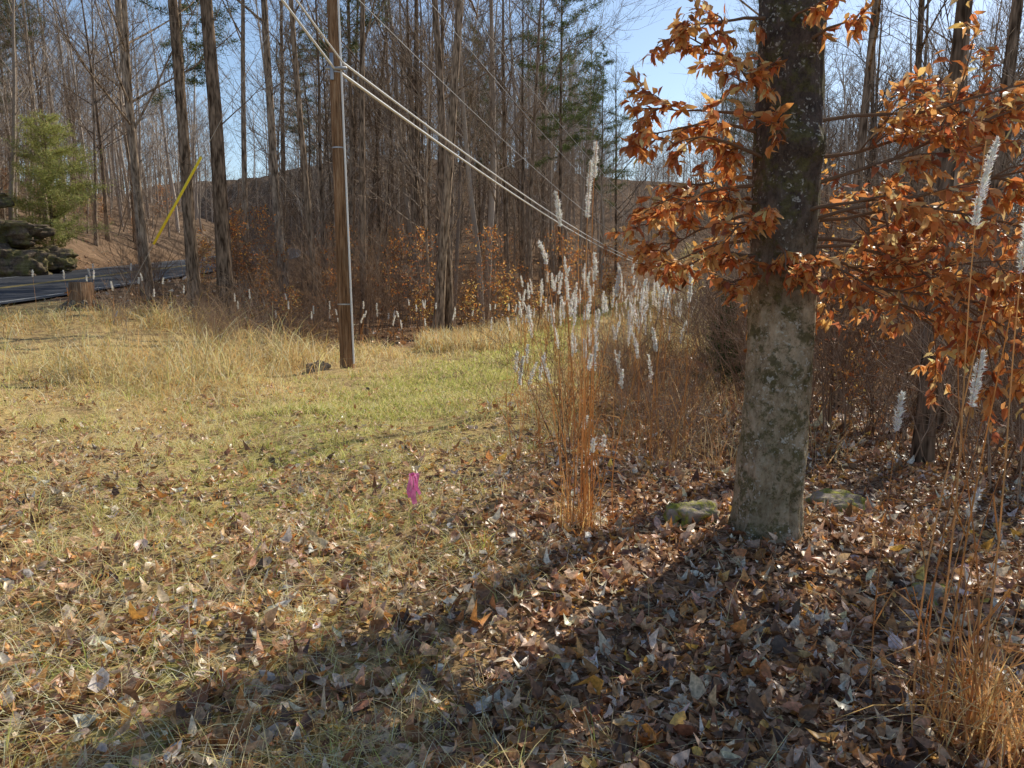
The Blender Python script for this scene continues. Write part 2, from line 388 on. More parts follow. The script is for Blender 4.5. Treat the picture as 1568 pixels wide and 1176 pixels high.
def placed(name,x,y,base_h,rad,seed,tx=0,ty=0,crown=.4,low=6,nb=16,kids=(5,4,3),maxl=4,wob=.009):
    me=bare_tree(seed,base_h,rad,crown,nb,maxl,.004,low,kids,wob); me.name=name
    return inst(me,name,x,y,1,0,None,(ty,tx))
placed('oak_tree',-10.6,22.5,19,.13,201,0)
placed('oak_tree',-8.15,20,20,.16,202,.0)
placed('oak_tree',-7.35,20,22,.20,203,.01,0,.5,2)
placed('oak_tree',-9.5,28,19,.11,204,.02)
placed('oak_tree',-7.7,26.5,21,.16,205,-.05)
placed('oak_tree',-5.5,22,19,.10,206,-.03)
placed('oak_tree',-4.3,22.5,17,.11,207,.0)
placed('oak_tree',-2.6,25.5,18,.09,208,.04)
placed('oak_tree',-3.6,30,20,.14,209,.0)
placed('oak_tree',.6,30,17,.10,210,.02)
OK_=dict(nb=9,kids=(4,3),maxl=3)
placed('hardwood_tree',3.95,7.3,15,.085,211,.0,0,.45,3,**OK_)
placed('hardwood_tree',4.62,6.6,15,.10,212,.01,0,.4,3,**OK_)
placed('hardwood_tree',5.5,9.8,16,.11,213,-.02,0,.4,4,**OK_)
placed('hardwood_tree',4.6,10.8,14,.07,214,.03,0,.3,6,**OK_)
placed('hardwood_tree',7.8,13,17,.12,215,.03,0,.4,4,**OK_)
placed('hardwood_tree',4.9,14.5,13,.08,216,-.03,0,.4,4,**OK_)
pair(PINE[0],'pine_tree',-1.75,21.8,1,None,(0,.045),('trunk','needles'))
pair(PINE[1],'pine_tree',2.2,36,1,None,(0,.0),('trunk','needles'))
pair(PINE[1],'pine_tree',5.2,46,.85,None,(0,0),('trunk','needles'))
pair(PINE[0],'pine_tree',-6.4,31,.95,None,(0,-.02),('trunk','needles'))
pair(PINE[1],'pine_tree',-12.4,30,1,None,(0,-.02),('trunk','needles'))
pair(CEDAR_L,'cedar_tree',-19.6,33.5,1,None,(0,0),('trunk','foliage'))
pair(CEDAR[0],'cedar_tree',3.35,12.3,.36,None,(0,0),('trunk','foliage'))
pair(CEDAR[0],'cedar_tree',4.0,14.5,.42,None,(0,0),('trunk','foliage'))
forest=empty('forest'); under=empty('forest_undergrowth')
pts_used=[]
def ok(x,y,dmin):
    for a,b in pts_used:
        if (a-x)**2+(b-y)**2<dmin*dmin: return False
    pts_used.append((x,y)); return True
def shades(x,y,h):
    k=1/math.tan(EL); g=Hf(x,y)
    for f in (.15,.28,.4,.52,.64,.76,.88,1.0):
        L_=(h*f+g)*k
        sx=x-math.sin(AZ)*L_; sy=y-math.cos(AZ)*L_
        if -11<sx<2.2+.1*sy and .5<sy<22: return True
    return False
cnt=0; random.seed(5)
for _ in range(14000):
    if cnt>200: break
    y=random.uniform(8,52); x=random.uniform(-1.0,1.0)*(y*.85+12)
    xr=float(road_x(y)); 
    if abs(x-xr)<5: continue
    le=float(left_edge(np.array(y)))-.4; re=float(right_edge(np.array(y)))+1.2
    if le<x<re: continue
    if y<20.5 and xr<x<le+.1: continue
    if xr<x<le and y<28 and random.random()<.6: continue
    sh=x>0 and shades(x,y,20)
    if sh and random.random()<.84: continue
    if not ok(x,y,1.9): continue
    cnt+=1
    s=random.uniform(.65,1.08)
    if sh: inst(random.choice(OPEN),'bare_tree',x,y,s,None,forest,(random.gauss(0,.025),random.gauss(0,.03)));continue
    u=random.random()
    if u<.09 and y>26 and x<20: pair(random.choice(PINE),'pine',x,y,s*.9,forest,(0,0),('pine_trunk','pine_needles'))
    else: inst(random.choice(TREES),'bare_tree',x,y,s,None,forest,(random.gauss(0,.03),random.gauss(0,.035)))
lists=[[] for _ in FAR]
cnt=0; random.seed(15); far_used={}
for _ in range(40000):
    if cnt>=1200: break
    y=random.uniform(26,150); x=random.uniform(-1.0,1.0)*(y*.80+10)
    xr=float(road_x(y))
    if abs(x-xr)<5: continue
    le=float(left_edge(np.array(y)))-.4; re=float(right_edge(np.array(y)))+1.0
    if y<90 and le<x<re: continue
    if y<45 and x>xr and random.random()<.6: continue
    if y>105 and random.random()<.35: continue
    if x>0 and shades(x,y,19): continue
    key=(int(x/1.9),int(y/1.9))
    if key in far_used: continue
    far_used[key]=1; cnt+=1
    sc=random.uniform(.7,1.12)
    if x<xr and y<60 and random.random()<.5: sc*=.5
    if x>.10*y and x<.235*y+2: sc*=.62 if y<100 else .45
    lists[random.randrange(len(FAR))].append((x,y,Hf(x,y),random.uniform(0,6.283),sc))
Vs=[];Fs=[];off=0
for (tv,tf),L_ in zip(FAR,lists):
    if not L_: continue
    A_=np.array(L_); n=len(A_); ca,sa=np.cos(A_[:,3])[:,None],np.sin(A_[:,3])[:,None]; s_=A_[:,4][:,None]
    X=(tv[None,:,0]*ca-tv[None,:,1]*sa)*s_+A_[:,0][:,None]; Y=(tv[None,:,0]*sa+tv[None,:,1]*ca)*s_+A_[:,1][:,None]; Z=tv[None,:,2]*s_+A_[:,2][:,None]
    Vs.append(np.stack([X,Y,Z],-1).reshape(-1,3)); Fs.append((tf[None]+(np.arange(n)*len(tv))[:,None,None]).reshape(-1,4)+off); off+=n*len(tv)
me=raw_mesh('distant_trees',np.concatenate(Vs),np.concatenate(Fs)); me.materials.append(M_far); link(bpy.data.objects.new('distant_trees',me))
cnt=0
for _ in range(9000):
    if cnt>200: break
    y=random.uniform(6,60); x=random.uniform(-1.0,1.0)*(y*.8+6)
    xr=float(road_x(y)); le=float(left_edge(np.array(y))); re=float(right_edge(np.array(y)))+.5
    if abs(x-xr)<4.8 or (le<x<re) or (y<20.0 and xr<x<le): continue
    if x>0 and y<14 and x<3.2: continue
    if shades(x,y,9) and random.random()<.7: continue
    cnt+=1
    inst(random.choice(THIN),'thin_tree',x,y,random.uniform(.6,1.15),None,forest,(random.gauss(0,.07),random.gauss(0,.07)))
cnt=0
for _ in range(9000):
    if cnt>230: break
    y=random.uniform(5.5,60)*random.uniform(.4,1); x=random.uniform(-1.0,1.0)*(y*.75+6)
    if y<5.6: continue
    xr=float(road_x(y)); le=float(left_edge(np.array(y)))-.2; re=float(right_edge(np.array(y)))+.35
    if abs(x-xr)<4.6 or (le<x<re) or (y<19.8 and xr<x<le): continue
    cnt+=1
    inst(random.choice(SHRUBS),'bare_shrub',x,y,random.uniform(.6,1.1)*(.75 if y<9 else 1),None,under)
for k in range(40):
    y=random.uniform(7,16); x=random.uniform(3.2,.72*y+1); 
    inst(random.choice(SHRUBS),'bare_shrub',x,y,random.uniform(.6,1.0)*(.8 if y<9 else 1),None,under)
for k in range(34):   # wooded bank beyond the road
    y=random.uniform(29,52); x=float(road_x(y))-random.uniform(5.5,20)
    if random.random()<.55: inst(random.choice(SHRUBS),'bare_shrub',x,y,random.uniform(.6,1.1),None,under)
    else: pair(random.choice(SAPS),'sapling',x,y,random.uniform(.5,.9),under,(0,0),('russet_sapling_stem','russet_sapling_leaves'))
cnt=0
for _ in range(9000):
    if cnt>90: break
    y=random.uniform(8,60); x=random.uniform(-1.0,1.0)*(y*.7+4)
    xr=float(road_x(y)); le=float(left_edge(np.array(y)))+.3; re=float(right_edge(np.array(y)))+.3
    if abs(x-xr)<4.6 or (le<x<re) or (y<19.5 and xr<x<le): continue
    cnt+=1
    pair(random.choice(SAPS),'sapling',x,y,random.uniform(.6,1.1),under,(0,0),('russet_sapling_stem','russet_sapling_leaves'))
for x,y,s in ((-1.2,22.5,1.0),(-.2,23.5,1.05),(-2.3,22.6,.8),(.8,25,.9),(3.6,34,1),(4.6,37,1.1),(-6.6,20.6,.8),(-6.0,20.9,.7),(-5.2,21.2,.6),(-9.6,24,.7),(4.6,36,1),(3.9,8.8,.5),(5,11,.7),(-.8,24,1.0),(1.6,27,1),(-3.2,22.8,.9),(2.4,29.5,1),(5.6,42,1.1),(-12.2,31,.9)):
    pair(random.choice(SAPS),'russet_sapling',x,y,s,None,(0,0),('stem','leaves'))
# ------------------------------------------------------------ big foreground tree
TX,TY=1.56,4.55; TZ=Hf(TX,TY)-.12
sides=80; rings=240; vs=[];fs=[]; Ht=7.5
vn=lambda x,y,z: MN.noise(Vector((x,y,z)))
for i in range(rings+1):
    z=Ht*(i/rings)**1.25
    cx=.03*math.sin(z*.8)-.004*z; cy=.02*math.sin(z*.6+1)
    r=.194-.005*z
    r+=.07*math.exp(-z*6.0)
    for k in range(sides):
        a=2*math.pi*k/sides; ca,sa=math.cos(a),math.sin(a)
        fl=max(0,math.sin(a*5+.8))*.14*math.exp(-z*8)
        rr=r+fl+.018*vn(ca*1.3,sa*1.3,z*1.1)+.012*vn(ca*5,sa*5,z*3)+.010*abs(vn(ca*14,sa*14,z*7+3))
        rr+=.04*math.exp(-((z-.62)/.12)**2)*max(0,vn(ca*2,sa*2,4)+.3)
        rr-=.014*max(0,vn(ca*9,sa*9,z*2.2+7))*math.exp(-((z-.4)/.3)**2)*2
        rr+=.03*math.exp(-((z-1.75)/.07)**2)*max(0,math.cos(a+1.9))+.05*math.exp(-((z-2.45)/.08)**2)*max(0,math.cos(a+1.2))**3
        vs.append((cx+ca*rr,cy+sa*rr,z-.1))
for i in range(rings):
    for k in range(sides):
        k2=(k+1)%sides; fs.append((i*sides+k,i*sides+k2,(i+1)*sides+k2,(i+1)*sides+k))
me=bpy.data.meshes.new('trunk'); me.from_pydata(vs,[],fs); me.polygons.foreach_set('use_smooth',[True]*len(fs))
m,nt,o=newmat('lichen_bark'); v=mapping(nt,(1,1,1)); vst=mapping(nt,(1,1,.55))
n1=noise(nt,vst,18,8,.8); n2=noise(nt,v,9,8,.78); n3=noise(nt,v,30,5,.7); n4=noise(nt,v,3.1,5,.6); n5=noise(nt,v,4,3)
tc=nt.nodes.new('ShaderNodeTexCoord'); sx=nt.nodes.new('ShaderNodeSeparateXYZ'); nt.links.new(tc.outputs['Object'],sx.inputs[0])
base=ramp(nt,n1,[(.34,(.20,.145,.095)),(.47,(.58,.46,.32)),(.68,(.84,.73,.56))])
base=mix(nt,1.,base,ramp(nt,n5,[(.35,(.62,.62,.54)),(.65,(1.12,1.1,1.04))]),'MULTIPLY')
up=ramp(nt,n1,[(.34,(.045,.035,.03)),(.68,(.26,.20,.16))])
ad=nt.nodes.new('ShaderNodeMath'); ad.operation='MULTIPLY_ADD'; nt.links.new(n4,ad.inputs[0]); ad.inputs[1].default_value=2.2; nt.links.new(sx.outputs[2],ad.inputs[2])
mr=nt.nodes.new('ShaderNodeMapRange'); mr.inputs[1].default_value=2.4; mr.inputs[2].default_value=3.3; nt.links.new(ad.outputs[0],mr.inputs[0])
c=mix(nt,mr.outputs[0],base,up)  # dark upper bark over beige; lower part lightened, ambient brightness put into colour
c=mix(nt,ramp(nt,n2,[(.50,(0,0,0)),(.56,(.85,.85,.85))]),c,ramp(nt,n3,[(.3,(.06,.055,.022)),(.7,(.27,.24,.10))]))
vo=nt.nodes.new('ShaderNodeTexVoronoi'); vo.inputs['Scale'].default_value=30
nd=nt.nodes.new('ShaderNodeVectorMath'); nd.operation='MULTIPLY_ADD'
nzc=nt.nodes.new('ShaderNodeTexNoise'); nzc.inputs['Scale'].default_value=24; nzc.inputs['Detail'].default_value=4; nt.links.new(v,nzc.inputs['Vector']); nt.links.new(nzc.outputs['Color'],nd.inputs[0]); nd.inputs[1].default_value=(.12,.12,.12); nt.links.new(v,nd.inputs[2]); nt.links.new(nd.outputs[0],vo.inputs['Vector'])
lf=ramp(nt,vo.outputs['Distance'],[(.18,(1,1,1)),(.34,(0,0,0))])
lm=mix(nt,1.,lf,ramp(nt,noise(nt,v,5,3),[(.46,(0,0,0)),(.56,(.85,.85,.85))]),'MULTIPLY')
c=mix(nt,lm,c,(.82,.80,.70))
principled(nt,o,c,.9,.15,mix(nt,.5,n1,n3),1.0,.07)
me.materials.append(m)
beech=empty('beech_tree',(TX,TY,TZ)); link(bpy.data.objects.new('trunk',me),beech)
random.seed(77); tb=TB(); LP=[];LD=[]
def lbranch(p,d,L,r,level=0,g=-.03,dens=1.0):
    seg=7 if level==0 else 4; pts=[p.copy()]; dd=d.normalized()
    for i in range(seg):
        dd=(dd+rv()*(.14 if level==0 else .18)+Vector((0,0,g))).normalized(); p=p+dd*L/seg; pts.append(p.copy())
    tb.tube(pts,[max(r*(1-.8*i/seg),.0016) for i in range(seg+1)],5)
    if level<2:
        nk=int((L*8.5 if level==0 else L*9)*dens)+1
        for k in range(nk):
            f=random.uniform(.15 if level==0 else .1,1)*seg; i=min(int(f),seg-1); q=pts[i].lerp(pts[i+1],f-i)
            s=rv(); s.z*=.5; s=(s-dd*s.dot(dd)).normalized()
            lbranch(q,(dd*.7+s*.8),L*random.uniform(.2,.42),r*.45,level+1,g*1.2,dens)
    if level>=1:
        nlv=int(L*34*dens)+3
        for k in range(nlv):
            f=random.uniform(.2,1)*seg; i=min(int(f),seg-1); q=pts[i].lerp(pts[i+1],f-i)
            s=rv(); s.z*=.5; LP.append(tuple(q)); LD.append(tuple((dd*.6+s.normalized()*.75+Vector((0,0,-.35))).normalized()))
def tr(z): return Vector((0,0,z))
BR=[(2.15,(1.0,-.25,.34),1.5,.8),(2.3,(1.0,-.05,.26),1.7,.75),(1.95,(1.0,-.45,.10),1.5,.85),(1.8,(1,-.35,.04),1.5,.85),(1.95,(1,-.2,.18),1.4,.85),
 (1.85,(.9,.1,.02),1.4,.85),(2.0,(.55,-.8,.12),.7,.8),(1.7,(.2,-1,.05),.35,1.2),(2.05,(1,.3,.10),1.6,.8),(1.75,(1,.2,.0),1.4,.9),(1.62,(.95,-.1,-.04),1.3,.9),(2.5,(1,-.1,.25),1.4,.7),(1.55,(1,.05,-.04),1.1,.8),
 (2.05,(-1,-.2,.10),.6,1.3),(2.3,(-1,-.35,.2),.6,1.3),(2.45,(-1,.2,.40),.7,1.2),(1.9,(-.9,-.5,.0),.5,1.3),(2.75,(-.9,-.1,.3),.6,1.2),(2.6,(-.8,-.6,.1),.5,1.2),
 (2.2,(-.8,.5,.15),.65,1.2),(2.0,(-.7,.2,-.08),.6,1.2),(1.8,(-.4,-.9,.1),.35,1.3),(1.7,(.8,-.7,.2),.5,1),(2.9,(.3,-.9,.1),.3,1.2),(1.85,(-1,.1,-.1),.6,1.3),(1.75,(-.9,-.2,-.12),.5,1.3),(2.15,(-1,-.05,.0),.7,1.2),(1.72,(0,-1,-.1),.30,1.5),(2.35,(-.5,-1,.1),.4,1.2),(2.55,(-1,-.1,.1),.65,1.2),(1.65,(-.7,-.4,-.12),.42,1.2),(3.0,(-.3,-1,.2),.35,1.2),(3.05,(-.9,-.3,.2),.5,1.1),(3.1,(.8,-.5,.2),.6,1)]
for z,d,L,dn in BR:
    d=Vector(d).normalized(); st=tr(z)+Vector((d.x,d.y,0)).normalized()*.15
    lbranch(st,d,L,.012,0,-.03,dn)
mt=tb.mesh('branches'); mt.materials.append(M_brush); link(bpy.data.objects.new('branches',mt),beech)
LP=np.array(LP);LD=np.array(LD);N=len(LP)
nn=rng.normal(0,.6,(N,3))+np.array([0,0,1.])
VV=leaves_V(LP,LD,nn,.082*rng.uniform(.6,1.25,N),.033*rng.uniform(.7,1.25,N),rng.uniform(-.9,.5,N),rng.uniform(-.1,.9,N))
mf=mesh_template('russet_leaves',VV,LEAF_F,palette(N,[(.78,.33,.10),(.86,.45,.16),(.62,.21,.075),(.90,.60,.28),(.40,.14,.065)],[4,4,3,2.4,1.5],.2)); mf.materials.append(M_beech)
link(bpy.data.objects.new('russet_leaves',mf),beech)
random.seed(3); tb=TB(); tips=[]
for z,d,L in ((3.5,(-.9,.5,.25),1.9),(4.0,(-1,.3,.15),1.8),(3.2,(.9,.5,.35),2.4),(4.6,(.5,.8,.5),2.5),(4.3,(.9,-.2,.5),2.2),(5.4,(-.5,.6,.9),2.6),(6.3,(.3,.2,1),3),(7.0,(-.3,.1,1),3),(6.8,(.8,-.3,.7),2.6)):
    grow(tb,tr(z),Vector(d).normalized(),L,.026,1,4,tips,(6,4,3))
mt=tb.mesh('bare_limbs'); mt.materials.append(M_brush); link(bpy.data.objects.new('bare_limbs',mt),beech)
# ------------------------------------------------------------ leaf litter
LITC=[(.52,.29,.15),(.70,.46,.28),(.34,.17,.085),(.82,.66,.48),(.74,.36,.12),(.14,.08,.05),(.88,.80,.66),(.86,.48,.12)]
def scatter_litter(name,N,xf,y0,y1,size,wfun,power=1.0):
    u=rng.uniform(0,1,N)**power; y=y0+(y1-y0)*u; x=rng.uniform(-1,1,N)*(xf*y+1.2)
    k=rng.uniform(0,1,N)<wfun(x,y); x=x[k];y=y[k];n=len(x)
    z=H(x,y)+rng.uniform(.0,.04,n)
    az=rng.uniform(0,6.283,n); tilt=rng.normal(0,.40,n)
    d=np.stack([np.cos(az),np.sin(az),tilt],1); nn=rng.normal(0,.5,(n,3))+np.array([0,0,1.])
    L=size*np.clip(rng.lognormal(-.1,.42,n),.3,1.9)
    V_=leaves_V(np.stack([x,y,z],1),d,nn,L,L*rng.uniform(.32,.72,n),rng.uniform(-.9,1.6,n),rng.uniform(-.8,1.0,n))
    V_[:,:,2]=np.maximum(V_[:,:,2],H(V_[:,:,0],V_[:,:,1])+.003)
    c=palette(n,LITC,[5,5,4,4,3.4,2.4,1.8,1],.22)
    me=mesh_template(name,V_,LEAF_F,c); me.materials.append(M_leaf); return link(bpy.data.objects.new(name,me))
def patch(x,y): return .5+.5*np.sin(x*2.3+np.sin(y*1.7)*1.5)*np.sin(y*2.1+x)
def wl(x,y):
    g=grassw(x,y); nz=patch(x,y)
    return np.clip(1-.28*g-.42*g*ss(4.5,9,y)-.32*g*nz,.03,1)
scatter_litter('leaf_litter',82000,.78,1.2,11.5,.060,wl,1.18)
scatter_litter('forest_leaf_litter',22000,.9,8,42,.12,lambda x,y:(1-1.1*openness(x,y))*(np.abs(x-road_x(y))>3.6)*(~((y<19.5)&(x<0)&(x>road_x(y)))),1.3)
N=26000; y=1.2+7*rng.uniform(0,1,N)**1.2; x=rng.uniform(-1,1,N)*(.78*y+1); z=H(x,y)+.01
az=rng.uniform(0,6.28,N)
V_=leaves_V(np.stack([x,y,z],1),np.stack([np.cos(az),np.sin(az),rng.normal(0,.3,N)],1),rng.normal(0,.4,(N,3))+[0,0,1],rng.uniform(.012,.035,N),rng.uniform(.005,.016,N),np.zeros(N),rng.uniform(-.3,.5,N))
me=mesh_template('leaf_crumbs',V_,LEAF_F,palette(N,[(.56,.40,.25),(.2,.12,.07),(.80,.68,.5),(.36,.22,.13)],[3,3,1.5,3])); me.materials.append(M_leaf); link(bpy.data.objects.new('leaf_crumbs',me))
random.seed(8); tb=TB()
for k in range(420):
    y=1.5+8*random.random()**1.3; x=random.uniform(-.2,1)*(.7*y+1) if random.random()<.75 else random.uniform(-1,1)*(.7*y+1)
    a=random.uniform(0,6.28); L=random.uniform(.08,.6); p=[]
    for j in range(5):
        xx=x+math.cos(a)*L*j/4; yy=y+math.sin(a)*L*j/4; a+=random.gauss(0,.12); p.append((xx,yy,Hf(xx,yy)+.02+random.uniform(0,.03)))
    r=random.uniform(.0015,.006); tb.tube(p,[r*(1-.15*j) for j in range(5)],5)
me=tb.mesh('fallen_twigs'); me.materials.append(M_brush); link(bpy.data.objects.new('fallen_twigs',me))
# ------------------------------------------------------------ grass
TAN=[(.86,.63,.28),(.90,.72,.38),(.74,.48,.18),(.91,.80,.52),(.80,.50,.18)]
GRN=[(.44,.47,.11),(.60,.60,.16),(.29,.34,.07),(.80,.69,.26),(.88,.72,.38)]
def grass(name,x,y,h,w,lean,cols,wts,z0=0,droop=None):
    n=len(x); pos=np.stack([x,y,H(x,y)+z0-.01],1)
    V_=blades_V(pos,rng.uniform(0,6.283,n),h,w,lean,droop)
    me=mesh_template(name,V_,BL_F,palette(n,cols,wts,.16)); me.materials.append(M_grass); return link(bpy.data.objects.new(name,me))
def clumped(nc,per,xf,y0,y1,rad,power,wfun,xs=1.0):
    y=y0+(y1-y0)*rng.uniform(0,1,nc)**power; x=rng.uniform(-1,1,nc)*(xf*y+xs)
    k=rng.uniform(0,1,nc)<wfun(x,y); x=x[k];y=y[k]
    hs=rng.uniform(.4,1.5,len(x))
    x=np.repeat(x,per)+rng.normal(0,rad,len(x)*per); y=np.repeat(y,per)+rng.normal(0,rad,len(y)*per)
    return x,y,np.repeat(hs,per)
# greener tufts gather in patches and along the track; the rest is straw coloured
x,y,hs=clumped(5800,14,.75,1.3,13,.05,1.15,lambda x,y:grassw(x,y)*(.22+.78*ss(.35,.8,patch(x,y)+.35*ss(5,9,y))))
gm=np.clip(.75*np.exp(-((x-path_x(y))/1.1)**2)*(y>5)+.55*ss(.62,.9,patch(x*.8+1,y*.8)),0,1)>rng.uniform(0,1,len(x))
for nm,k,wt in (('green_grass_tufts',gm,[4,5,2,3,1]),('faded_short_grass',~gm,[.5,1.4,.2,5,6])):
    xx,yy2,hh=x[k],y[k],hs[k]; n=len(xx); grass(nm,xx,yy2,hh*rng.uniform(.06,.18,n),rng.uniform(.003,.005,n)+.0003*yy2,rng.uniform(.3,1.7,n),GRN,wt)
x,y,hs=clumped(3800,9,.75,1.3,12,.09,1.1,lambda x,y:.12+.88*grassw(x,y))
n=len(x); grass('dry_straw',x,y,hs*rng.uniform(.08,.2,n),rng.uniform(.002,.004,n),rng.uniform(1.3,2.2,n),TAN,[2,3,1,4,1],.02)
N=38000; y=9+60*rng.uniform(0,1,N)**1.7; x=path_x(y)+rng.normal(0,.7,N)*(1.0+.02*y)
k=(openness(x,y)>.3); x=x[k];y=y[k];n=len(x); grass('track_grass',x,y,rng.uniform(.05,.15,n),.004+.0006*y,rng.uniform(.3,1.3,n),GRN,[3,5,1,4,5])
def tallw(x,y):
    dp=np.abs(x-path_x(y)); return openness(x,y)*ss(1.0,1.9,dp+.25*np.sin(x*2+y))*(x<path_x(y))
x,y,hs=clumped(11000,11,.85,7.0,24,.13,1.1,lambda x,y:tallw(x,y)*ss(7.4,9.6,y-.15*x)*(np.abs(x-road_x(y))>3.6)*(.55+.45*np.sin(x*1.1+2*np.sin(y*.6))))
k=(np.abs(x-road_x(y))>3.5); x=x[k];y=y[k];hs=hs[k]; n=len(x)
sh=.35+.75*ss(9.2,12,y+rng.normal(0,.5,n))
big=.65+.9*(.5+.5*np.sin(x*.9+1.3*np.sin(y*.8)))*ss(-2.0,-4.5,x)
big*=1-.5*ss(-8.8,-10.6,x)
grass('tall_dry_grass',x,y,hs*big*rng.uniform(.18,.55,n)*sh,.004+.0004*y,rng.uniform(.2,1.7,n),TAN+[(.60,.55,.2)],[4,4,3,3,3,2])
N=42000; y=18+62*rng.uniform(0,1,N)**1.5; x=rng.uniform(0,1,N)*(right_edge(y)-left_edge(y)+1.2)+left_edge(y)-.6
k=np.abs(x-path_x(y))>.8; x=x[k];y=y[k];n=len(x)
grass('verge_dry_grass',x,y,rng.uniform(.2,.6,n),.006+.0005*y,rng.uniform(.1,.9,n),TAN,[4,4,3,3,3])
x,y,hs=clumped(1000,14,.55,5.6,17,.11,1.0,lambda x,y:((x>.05+.12*(y-5.5)+.25*np.sin(y*2))&(x<2.9+.1*(y-6))).astype(float)*(.3+.7*ss(6,8,y)))
n=len(x); grass('rusty_tall_grass',x,y,hs*rng.uniform(.18,.68,n),.003+.0004*y,rng.uniform(.1,1.5,n),[(.74,.44,.18),(.80,.56,.28),(.6,.31,.13),(.86,.7,.44),(.46,.24,.12)],[4,4,3,3,2])
for k in range(22):
    yy_=random.uniform(6.4,13); xx_=random.uniform(.3+.1*(yy_-6),2.6)
    inst(random.choice(SHRUBS),'dead_weed',xx_,yy_,random.uniform(.25,.42),None,under)
for k in range(26):
    yy_=random.uniform(15,20); xx_=random.uniform(-9,-3.8)
    inst(random.choice(SHRUBS),'dead_weed',xx_,yy_,random.uniform(.22,.42),None,under)
# ------------------------------------------------------------ plume grass
STEM=[(.76,.44,.17),(.84,.55,.26),(.66,.36,.15)]
def plume_clump(name,stems,blade_n=0,cx=0,cy=0,blen=.8,brad=.08,hw=.0022):
    e=empty(name,(0,0,0)); tb=TB(); HP=[];HD=[];HL=[]
    for (x,y,h,dx,dy,pl) in stems:
        z0=Hf(x,y); pts=[]; wob=random.gauss(0,.02)
        for j in range(9):
            t=j/8; pts.append((x+dx*t**1.6+wob*math.sin(t*5),y+dy*t**1.6,z0+h*t))
        r=.0032 if h<1.2 else .0042
        tb.tube(pts,[r*(1-.6*j/8) for j in range(9)],5,col=random.choice(STEM))
        if pl>0:
            top=Vector(pts[-1]); ax=(top-Vector(pts[-2])).normalized(); m_=int(620*pl/.25) if y<7 else 200
            bend=rv()*.10; ph=random.uniform(0,6); fat=1.0 if y<7 else 1.3
            for q in range(m_):
                t=random.random(); env=math.sin(math.pi*min(1,t*.9+.1))**.6*(.75+.35*math.sin(t*17+ph))
                rr=(.017*env)*(pl/.28)**.3*fat
                s=rv(); s=(s-ax*s.dot(ax)).normalized()
                HP.append(tuple(top-ax*pl*.5+ax*pl*(t-.5)+bend*pl*t*t+s*rr*random.random())); HD.append(tuple((ax*.8+s*.6+rv()*.45).normalized())); HL.append(random.uniform(.010,.022)*fat)
        for q in range(random.randint(0,2)):
            jj=random.randint(1,4); p=Vector(pts[jj]); a=random.uniform(0,6.28); L=random.uniform(.15,.4)
            tb.tube([p,p+Vector((math.cos(a)*L*.3,math.sin(a)*L*.3,L*.6)),p+Vector((math.cos(a)*L*.8,math.sin(a)*L*.8,L*.5)),p+Vector((math.cos(a)*L*1.1,math.sin(a)*L*1.1,L*.1))],[.003,.0035,.0025,.0008],3,col=random.choice(STEM))
    me=tb.mesh('stems'); me.materials.append(M_stem); link(bpy.data.objects.new('stems',me),e)
    if HP:
        P=np.array(HP);D=np.array(HD);L_=np.array(HL)[:,None]; n=len(P)
        s=np.cross(D,rng.normal(size=(n,3))); s/=np.linalg.norm(s,axis=1,keepdims=True)
        VV=np.stack([P-s*hw,P+s*hw,P+D*L_+s*.001],1)
        me=mesh_template('plumes',VV,[(0,1,2)],palette(n,[(.92,.91,.86),(.92,.88,.78)],[3,1],.02)); me.materials.append(M_plume); link(bpy.data.objects.new('plumes',me),e)
    if blade_n:
        bx=rng.normal(cx,brad,blade_n); by=rng.normal(cy,brad,blade_n)
        V_=blades_V(np.stack([bx,by,H(bx,by)],1),rng.uniform(0,6.283,blade_n),rng.uniform(.3,1,blade_n)*blen,rng.uniform(.004,.008,blade_n),rng.uniform(.1,1.4,blade_n),rng.uniform(0,.6,blade_n))
        me=mesh_template('blades',V_,BL_F,palette(blade_n,[(.82,.5,.2),(.88,.64,.33),(.66,.36,.14)],[1,1,1])); me.materials.append(M_stem); link(bpy.data.objects.new('blades',me),e)
    return e
random.seed(21)
st=[(.42,4.75,2.30,.07,.1,.34),(.45,4.8,2.42,.09,.0,.22),(.38,4.72,2.12,-.08,.05,.22),(.5,4.85,1.75,.04,.1,.16),(.36,4.8,1.82,-.16,.1,.14),(.47,4.7,1.62,.14,0,.14),(.44,4.8,1.9,.0,.1,.0)]
st+=[(.43+random.gauss(0,.07),4.8+random.gauss(0,.07),random.uniform(.5,1.45),random.gauss(0,.1),random.gauss(0,.1),random.choice([0,0,.1])) for _ in range(18)]
plume_clump('plume_grass',st,100,.43,4.78,.55,.07,.003)
st=[]
for _ in range(120):
    y=random.uniform(6.5,17); x=y*random.uniform(.0,.225)+random.gauss(0,.1)
    st.append((x,y,random.uniform(.8,1.75) if y<10 else random.uniform(.8,1.9),random.gauss(0,.08),random.gauss(0,.08),random.uniform(.14,.30)))
for _ in range(90):
    y=random.uniform(17,40); x=y*random.uniform(.13,.235)
    st.append((x,y,random.uniform(.9,1.7),random.gauss(0,.08),random.gauss(0,.08),random.uniform(.22,.36)))
for _ in range(70):
    y=random.uniform(6.2,11); x=y*random.uniform(.0,.24); st.append((x,y,random.uniform(.5,1.1),random.gauss(0,.12),random.gauss(0,.1),0))
plume_clump('plume_grass',st,0,hw=.006)
st=[]
for _ in range(50):
    x=random.uniform(-6.5,1.2); y=random.uniform(17.5,20.5)
    st.append((x,y,random.uniform(.7,1.15),random.gauss(0,.06),random.gauss(0,.06),random.uniform(.14,.22)))
for _ in range(14):
    x=random.uniform(-10,-7.5); y=random.uniform(16,19); st.append((x,y,random.uniform(.8,1.3),random.gauss(0,.06),0,random.uniform(.12,.22)))
